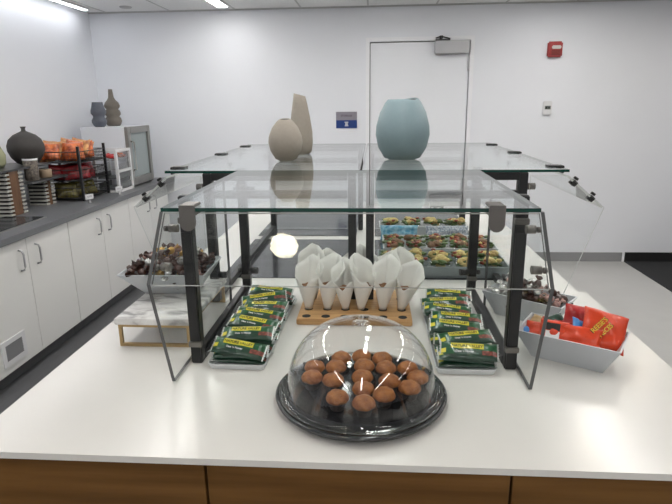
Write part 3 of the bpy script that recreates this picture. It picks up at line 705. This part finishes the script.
def bar_tray(cx, y0, y1, rot, lab, side, n, seed):
    t = thing('bar_tray', lab, 'tray', (cx, (y0+y1)/2, ZT+.0005), (0, 0, rot), 'grey trays of granola bars')
    L = (y1-y0)/2; W = .086; b = B()
    def ring(k, z):
        vs = []
        for (sx, sy_, a0) in ((1, 1, 0), (-1, 1, 90), (-1, -1, 180), (1, -1, 270)):
            for q in range(4):
                a = math.radians(a0+q*30); r_ = .018; vs.append(b.verts.new((sx*(W-r_)+(r_+k)*math.cos(a), sy_*(L-r_)+(r_+k)*math.sin(a), z)))
        return vs
    rs = [ring(-.008, 0), ring(0, .018), ring(-.0035, .018), ring(-.011, .005)]
    for A, C in zip(rs, rs[1:]):
        for k in range(16): f = b.faces.new((A[k], A[(k+1) % 16], C[(k+1) % 16], C[k])); f.smooth = False
    b.faces.new(rs[0][::-1]); b.faces.new(rs[-1]); obj('tray_body', b, tray_m, t)
    rg_ = random.Random(seed)
    M = Matrix.Rotation(rot, 4, 'Z')
    for lay, (m_, z, tilt, y_a, y_b) in enumerate(((7, .020, 6, -L+.046, L-.046), (6, .039, 11, -L+.05, L-.06), (n, .060, 21, -L+.042, L-.060))):
        for i in range(m_):
            ly = y_a+i*(y_b-y_a)/(m_-1)
            p = M @ Vector((rg_.uniform(-.008, .008)*(1+lay*.3), ly+rg_.uniform(-.004, .004), 0))
            o = bar if first[0] else dup(bar); first[0] = False
            tt = tilt+rg_.uniform(-5, 5)+(14 if lay == 2 and i == 0 else 0); zz = z-(.008 if lay == 2 and i == 0 else 0)+(rg_.uniform(0, .006) if lay == 2 else 0)
            o.location = (cx+p.x, (y0+y1)/2+p.y, ZT+zz); o.rotation_euler = (math.radians(tt), rg_.uniform(-.06, .06)*(1+lay*.5), rot+rg_.uniform(-.05, .05)*(1+lay*1.5))
            tag(o, 'green granola bar in the %s tray, %s layer, %s from the front' % (side, ('bottom', 'middle', 'top')[lay], ORD[i]), 'granola bar', 'granola bars in the %s tray' % side)
bar_tray(-.388, 1.405, 1.98, math.radians(-1), 'grey tray heaped with green granola bars at the left end', 'left', 7, 5)
bar_tray(.262, 1.405, 1.96, math.radians(0), 'grey tray heaped with green granola bars at the right end', 'right', 7, 6)

# ---------------------------------------------------------------- cone stand
t = thing('cone_board', 'bamboo board with holes holding white paper snack cones', 'cone stand', (-.066, 1.915, ZT))
b = B(); box(b, -.200, .200, -.165, .155, .0005, .022, bev=.003)
obj('board', b, bamboo, t)
hx = [-.168, -.1, -.034, .034, .1, .168]
for yy in (-.135, -.065, .05):
    for x in hx:
        b = B(); lathe(b, [(.0001, .0224), (.0155, .0224)], 20, cap0=False); o = obj('hole_shade', b, hole_m, t, (x, yy, 0))  # flat dark disc, shade of a drilled hole painted on the solid board
def cone_proto(seed):
    rg_ = random.Random(seed); t = bpy.data.objects.new('paper_cone', None); COL.objects.link(t)
    b = B(); n = 32; rings = []
    ph = rg_.uniform(-.3, .3)
    for k in range(9):
        f_ = k/8; rg2 = []
        for i in range(n+1):
            a = 2*math.pi*i/n*1.03
            # a square sheet rolled into a cone: the rim peaks at the back and dips in front
            dev = abs(((a-ph+math.pi) % (2*math.pi))-math.pi)/math.pi      # 0 at the pointed corner, 1 opposite
            top = .094+.098*(1-dev)**1.05+(.010*math.sin(5*a+seed)*dev)
            h_ = f_*top; r_ = .0115+h_*.285+(.004 if i == n else 0)*f_
            r_ *= 1+.07*math.sin(2*a+seed)*f_+.03*math.sin(5*a+seed)*f_
            if dev < .45: r_ *= 1-.10*f_*(1-dev/.45)
            rg2.append(b.verts.new((r_*math.sin(a), r_*math.cos(a)*.9, h_)))
        rings.append(rg2)
    for A, C in zip(rings, rings[1:]):
        for i in range(n): b.faces.new((A[i], A[i+1], C[i+1], C[i])).smooth = True
    w_ = obj('paper', b, paper_m, t); md = w_.modifiers.new('thick', 'SOLIDIFY'); md.thickness = .0008
    b = B(); lathe(b, [(.008, .006), (.0345, .084), (.024, .090), (.0001, .091)], 16)
    for i in range(14):
        a = rg_.uniform(0, 6.28); r_ = rg_.uniform(0, .024); blob(b, (r_*math.cos(a), r_*math.sin(a)*.85, .090), .006, 0, 1, .3, (1, 1, .8), rg_)
    o = obj('snack_filling', b, snack_m, t); o.scale = (.92, .78, 1); o['kind'] = 'stuff'
    return t
cps = [cone_proto(i) for i in range(3)]; cu = set(); n_ = 0
cones = [(-.168, -.062, .02, -4, -.1, 0), (-.1, -.062, -.4, -5, 2, 1), (-.034, -.062, .15, 2, -3, 0), (.022, -.062, .9, 3, 3, 2), (.1, -.062, .0, -2, 4, 0), (.164, -.062, -.5, -2, 14, 1),
         (-.162, .05, -.3, 2, -3, 1), (-.1, .05, .3, 0, -3, 2), (-.034, .05, -.3, -2, 2, 2), (.034, .05, .2, 2, 0, 1), (.1, .05, -.2, 0, 5, 0), (.168, .05, .4, 0, 3, 2)]
for i, (x, y, rz, tx, ty, k) in enumerate(cones):
    o = cps[k] if k not in cu else dup(cps[k]); cu.add(k)
    o.location = (-.066+x, 1.915+y, ZT+.0226); o.rotation_euler = (math.radians(tx), math.radians(ty), rz)
    sc = 1.0+.06*math.sin(i*2.3); o.scale = (sc, sc, sc*1.0)
    tag(o, 'white paper cone of snacks, %s from left in the %s row of the board' % (ORD[i % 6], 'front' if i < 6 else 'back'), 'paper cone', 'paper cones on the bamboo board')

# ---------------------------------------------------------------- dome tray with muffins
DX, DY = -.031, 1.278
t = thing('cake_tray', 'round black tray under a clear dome, holding small muffins', 'tray', (DX, DY, ZT+.0005))
b = B(); lathe(b, [(.185, 0), (.205, .002), (.218, .012), (.221, .020), (.216, .024), (.207, .021), (.196, .012), (.186, .010), (.180, .014), (.176, .010), (.0001, .010)], 72); obj('tray_base', b, blackpl, t)
prof = [(.212, .0265), (.198, .024), (.191, .028), (.188, .040)]
H_, R_ = .205, .187
for k in range(1, 19):
    a = math.pi/2*k/18; prof.append((max(.0001, R_*math.cos(a)**.78), .042+(H_-.042)*math.sin(a)))
b = B(); lathe(b, prof, 72, cap0=False); o = obj('dome_lid', b, dome_m, t)
md = o.modifiers.new('thick', 'SOLIDIFY'); md.thickness = .0022; md.offset = -1
b = B(); lathe(b, [(.0001, .2065), (.018, .2065), (.022, .2055), (.021, .2085), (.0001, .2095)], 24, cap0=False)
obj('dome_button', b, dome_m, t)
for sx in (-1, 1):
    b = B(); box(b, sx*.203-.012, sx*.203+.012, -.02, .02, .0245, .032, bev=.003); obj('lid_tab', b, cup_m, t)
def muffin():
    t = bpy.data.objects.new('mini_muffin', None); COL.objects.link(t); rg_ = random.Random(2)
    b = B(); n = 24; rings = []
    for (r, z) in [(.016, 0), (.0215, .020)]:
        rings.append([b.verts.new(((r+(.0008 if k % 2 else 0))*math.cos(2*math.pi*k/n), (r+(.0008 if k % 2 else 0))*math.sin(2*math.pi*k/n), z)) for k in range(n)])
    for k in range(n): b.faces.new((rings[0][k], rings[0][(k+1) % n], rings[1][(k+1) % n], rings[1][k]))
    b.faces.new(rings[0][::-1]); obj('paper_cup', b, cupp_m, t)
    b = B(); res = bmesh.ops.create_icosphere(b, subdivisions=4, radius=1)
    for v in res['verts']:
        c = v.co; k = 1+.05*math.sin(7*c.x+3*c.y)*math.cos(5*c.y+4*c.z)+rg_.uniform(-.012, .012)
        v.co = Vector((c.x*.0285*k, c.y*.0285*k, .029+c.z*(.019 if c.z > 0 else .0125)*k))
    for f in b.faces: f.smooth = True
    obj('muffin_top', b, muffin_m, t); return t
mp = muffin(); mf = [(-0.104, 1.459), (-0.035, 1.469), (0.047, 1.451), (-0.168, 1.375), (-0.102, 1.378), (-0.024, 1.386), (0.048, 1.385), (-0.16, 1.314), (-0.103, 1.299), (-0.028, 1.319), (0.047, 1.299), (0.102, 1.355), (0.128, 1.338), (0.098, 1.288), (-0.024, 1.257), (-0.087, 1.212), (0.028, 1.231), (-0.021, 1.189)]
mf = [(x, y-.012) for x, y in mf]
mf = [m for m in mf if math.hypot(m[0]-DX, m[1]-DY) < .17 or True]
# push neighbours apart a little so that none cut into another, and keep them under the dome
pos = [list(m) for m in mf]
for it in range(80):
    for i in range(len(pos)):
        for j in range(i):
            dx, dy = pos[i][0]-pos[j][0], pos[i][1]-pos[j][1]; L = math.hypot(dx, dy)
            if L < .0585:
                k = (.0585-L)/2/max(L, 1e-6); pos[i][0] += dx*k; pos[i][1] += dy*k; pos[j][0] -= dx*k; pos[j][1] -= dy*k
        dx, dy = pos[i][0]-DX, pos[i][1]-DY; L = math.hypot(dx, dy)
        if L > .152: pos[i][0] = DX+dx*.152/L; pos[i][1] = DY+dy*.152/L
rows = sorted(pos, key=lambda p: p[1]); rowid = []
labs = {}
for ri in range(5):
    seg = rows[[0, 3, 8, 12, 15][ri]:[3, 8, 12, 15, 18][ri]]
    for ci, p in enumerate(sorted(seg)): labs[tuple(p)] = 'small round brown muffin under the dome, %s row from the front, %s from left' % (ORD[ri], ORD[ci])
for i, p in enumerate(pos):
    o = mp if i == 0 else dup(mp); o.location = (p[0], p[1], ZT+.0112); o.rotation_euler = (0, 0, i*1.7)
    tag(o, labs[tuple(p)], 'muffin', 'mini muffins under the dome')

# ---------------------------------------------------------------- flared bowls
def bowl(name, cx, cy_, z, rot, rx, ry, bxx, by, h, lab):
    t = thing(name, lab, 'bowl', (cx, cy_, z), (0, 0, rot), 'white flared rectangular bowls'); b = B()
    def ring(a, c, z_): return [b.verts.new((sx*a, sy_*c, z_)) for sx, sy_ in ((-1, -1), (1, -1), (1, 1), (-1, 1))]
    rs = [ring(bxx, by, 0), ring(rx, ry, h), ring(rx-.005, ry-.005, h), ring(bxx-.003, by-.003, .006)]
    for A, C in zip(rs, rs[1:]):
        for k in range(4): b.faces.new((A[k], A[(k+1) % 4], C[(k+1) % 4], C[k]))
    b.faces.new(rs[0][::-1]); b.faces.new(rs[-1]); obj('bowl_body', b, china, t)
    return t
# marble riser with brass frame at left
t = thing('marble_riser', 'marble slab on a brushed brass frame left of the front guard', 'display riser', (-.69, 1.7625, ZT+.0005))
b = B(); box(b, -.122, .122, -.2175, .2175, .0765, .0965, bev=.002); obj('marble_slab', b, marble, t)
b = B()
for yy in (-.203, .203):
    box(b, -.115, .115, yy-.005, yy+.005, 0, .010); box(b, -.115, -.105, yy-.005, yy+.005, .01, .066); box(b, .105, .115, yy-.005, yy+.005, .01, .066); box(b, -.115, .115, yy-.005, yy+.005, .066, .0762)
box(b, -.115, -.105, -.198, .198, .066, .0762); box(b, .105, .115, -.198, .198, .066, .0762)
obj('brass_frame', b, brass, t)
ZM = ZT+.0975
bowl('candy_bowl', -.718, 1.83, ZM, math.radians(1), .150, .125, .09, .042, .092, 'white flared bowl of wrapped truffles on the marble riser')
BR = math.radians(-31)
bowl('candy_bowl', .583, 1.528, ZT+.0006, BR, .142, .084, .098, .045, .088, 'white flared bowl of orange candy packs at the right end')
BR2 = math.radians(-38)
bowl('candy_bowl', .545, 1.855, ZT+.0006, BR2, .142, .075, .098, .045, .088, 'white flared bowl of dark chocolates behind the orange candy bowl')

def candy_proto(m, seed):
    t = bpy.data.objects.new('wrapped_candy', None); COL.objects.link(t); rg_ = random.Random(seed)
    b = B(); blob(b, (0, 0, 0), .0145, 0, 2, .10, (1.1, .95, .9), rg_); obj('sweet', b, m, t)
    for s_ in (-1, 1):
        b = B(); n = 10; c = b.verts.new((s_*.014, 0, 0)); ring = [b.verts.new((s_*(.030+rg_.uniform(-.003, .003)), .013*math.cos(2*math.pi*k/n)*(1+.2*(k % 2)), .010*math.sin(2*math.pi*k/n)*(1-.3*(k % 2)))) for k in range(n)]
        for k in range(n): b.faces.new((c, ring[k], ring[(k+1) % n]))
        obj('twist_end', b, m, t, recalc=False)
    return t
protos = {k: candy_proto(m, i) for i, (k, m) in enumerate(candy_cols.items())}; pu = set()
def heap(cx, cy_, z, rot, ax, ay, bb, n, cols, seed, where, hgt, grp):
    rg_ = random.Random(seed); M = Matrix.Rotation(rot, 4, 'Z'); placed = []; items = []
    tries = 0
    while len(placed) < n and tries < 9000:
        tries += 1
        x, y = rg_.uniform(-1, 1), rg_.uniform(-1, 1); zz = .036+rg_.random()*hgt
        zz = min(zz, .036+hgt*(1-.55*max(abs(x), abs(y))**1.5))
        k = min(1, zz/.09); p = Vector((x*(bb[0]+(ax-bb[0])*k-.030), y*(bb[1]+(ay-bb[1])*k-.027), zz))
        if all((p-q).length > .0265 for q in placed): placed.append(p)
    for p in placed:
        # keep the visible upper shell and the layer under it
        k = rg_.choice(cols); o = protos[k] if k not in pu else dup(protos[k]); pu.add(k)
        q = M @ p; o.location = (cx+q.x, cy_+q.y, z+q.z); o.rotation_euler = (rg_.uniform(-.6, .6), rg_.uniform(-.6, .6), rg_.uniform(0, 6.28)); items.append((k, o))
    for k in set(c for c, _ in items):
        os_ = sorted([o for c, o in items if c == k], key=lambda o: o.location.x)
        for i, o in enumerate(os_):
            tag(o, '%s wrapped candy in the %s, %s from left of its colour' % (k, where, (ORD+ORD2)[i]), 'candy', grp)
heap(-.718, 1.83, ZM, math.radians(1), .150, .128, (.09, .042), 100, ['brown', 'gold', 'silver', 'brown', 'pink', 'brown', 'brown', 'pink', 'brown', 'purple', 'silver', 'teal', 'gold'], 5, 'bowl on the marble riser', .125, 'wrapped truffles on the marble riser')
heap(.545, 1.855, ZT, BR2, .142, .075, (.098, .045), 48, ['brown', 'brown', 'pink', 'silver', 'brown', 'purple'], 8, 'rear right bowl', .10, 'wrapped chocolates in the rear right bowl')

# orange candy packs
def pack(name, w_, h_, t_, m, seed, loc, rot, lab, lines=None, tscale=1):
    t = thing(name, lab, 'candy pack', loc, rot, 'candy packs in the front right bowl')
    obj('pouch', bag_mesh(w_, h_, t_, seed, .07), m, t)
    for (txt, sz, m2, x, y, zz) in lines or []: text_mesh('brand_lettering', txt, sz, m2, t, (x, y, t_/2*1.35+zz), (0, 0, math.radians(58)))
    return t
R = math.radians
pk = ZT+.0006
def inb(lx, ly, z):
    v = Matrix.Rotation(BR, 4, 'Z') @ Vector((lx, ly, 0)); return (.583+v.x, 1.528+v.y, pk+z)
pack('candy_pack', .125, .115, .026, orange, 31, inb(.080, .018, .102), (R(50), R(14), BR+R(20)), 'large orange pouch with yellow lettering leaning at the right end of the bowl',
     [("REESE'S", .0205, brown_ink, -.020, .004, .0006), ("REESE'S", .0188, yel_ink, -.020, .004, .0013), ('PIECES', .0195, brown_ink, -.001, -.006, .0006), ('PIECES', .0178, yel_ink, -.001, -.006, .0013)])
pack('candy_pack', .13, .075, .026, orange, 32, inb(.02, -.030, .080), (R(55), 0, BR+R(4)), 'orange candy pack standing along the front middle of the bowl')
pack('candy_pack', .11, .062, .024, orange, 33, inb(-.078, -.020, .075), (R(40), R(-6), BR+R(-4)), 'orange candy pack at the left end of the bowl')
pack('candy_pack', .085, .085, .022, redf, 34, inb(.005, .045, .108), (R(62), R(6), BR+R(12)), 'bright red candy pack standing at the back of the bowl')
pack('candy_pack', .11, .06, .022, redf, 35, inb(-.04, .030, .080), (R(30), R(4), BR+R(12)), 'red candy pack lying behind the front packs')
pack('candy_pack', .055, .04, .016, bluef, 36, inb(.018, .008, .104), (R(45), R(28), BR+R(40)), 'small blue-ended candy pack tucked in the middle of the bowl')
pack('candy_pack', .06, .045, .016, g_dark, 37, inb(-.055, .040, .092), (R(35), R(-10), BR+R(50)), 'small dark wrapped bar sticking out at the back left of the bowl')
pack('candy_pack', .10, .05, .018, mat('tan_foil', (.55, .35, .15), .35, coat=.3, noise=.2, scale=40), 38, inb(-.09, .035, .078), (R(25), R(0), BR+R(-20)), 'tan candy pack lying in the back left corner of the bowl')
t = thing('candy_pack', 'orange pack with black and white label patch beside the front middle pack', 'candy pack', inb(-.045, -.035, .086), (R(55), 0, BR+R(6)), 'candy packs in the front right bowl')
obj('pouch', bag_mesh(.08, .07, .022, 39), orange, t)
b = B(); box(b, -.02, .018, .002, .024, .0115, .0135); obj('black_patch', b, blackbase_m, t)
b = B(); box(b, -.02, .018, -.020, .0, .0115, .0135); obj('white_patch', b, white_ink, t)
pack('candy_pack', .10, .05, .02, bluef, 40, inb(-.115, -.01, .065), (R(20), 0, BR+R(60)), 'blue candy pack at the far left of the bowl behind the glass edge')
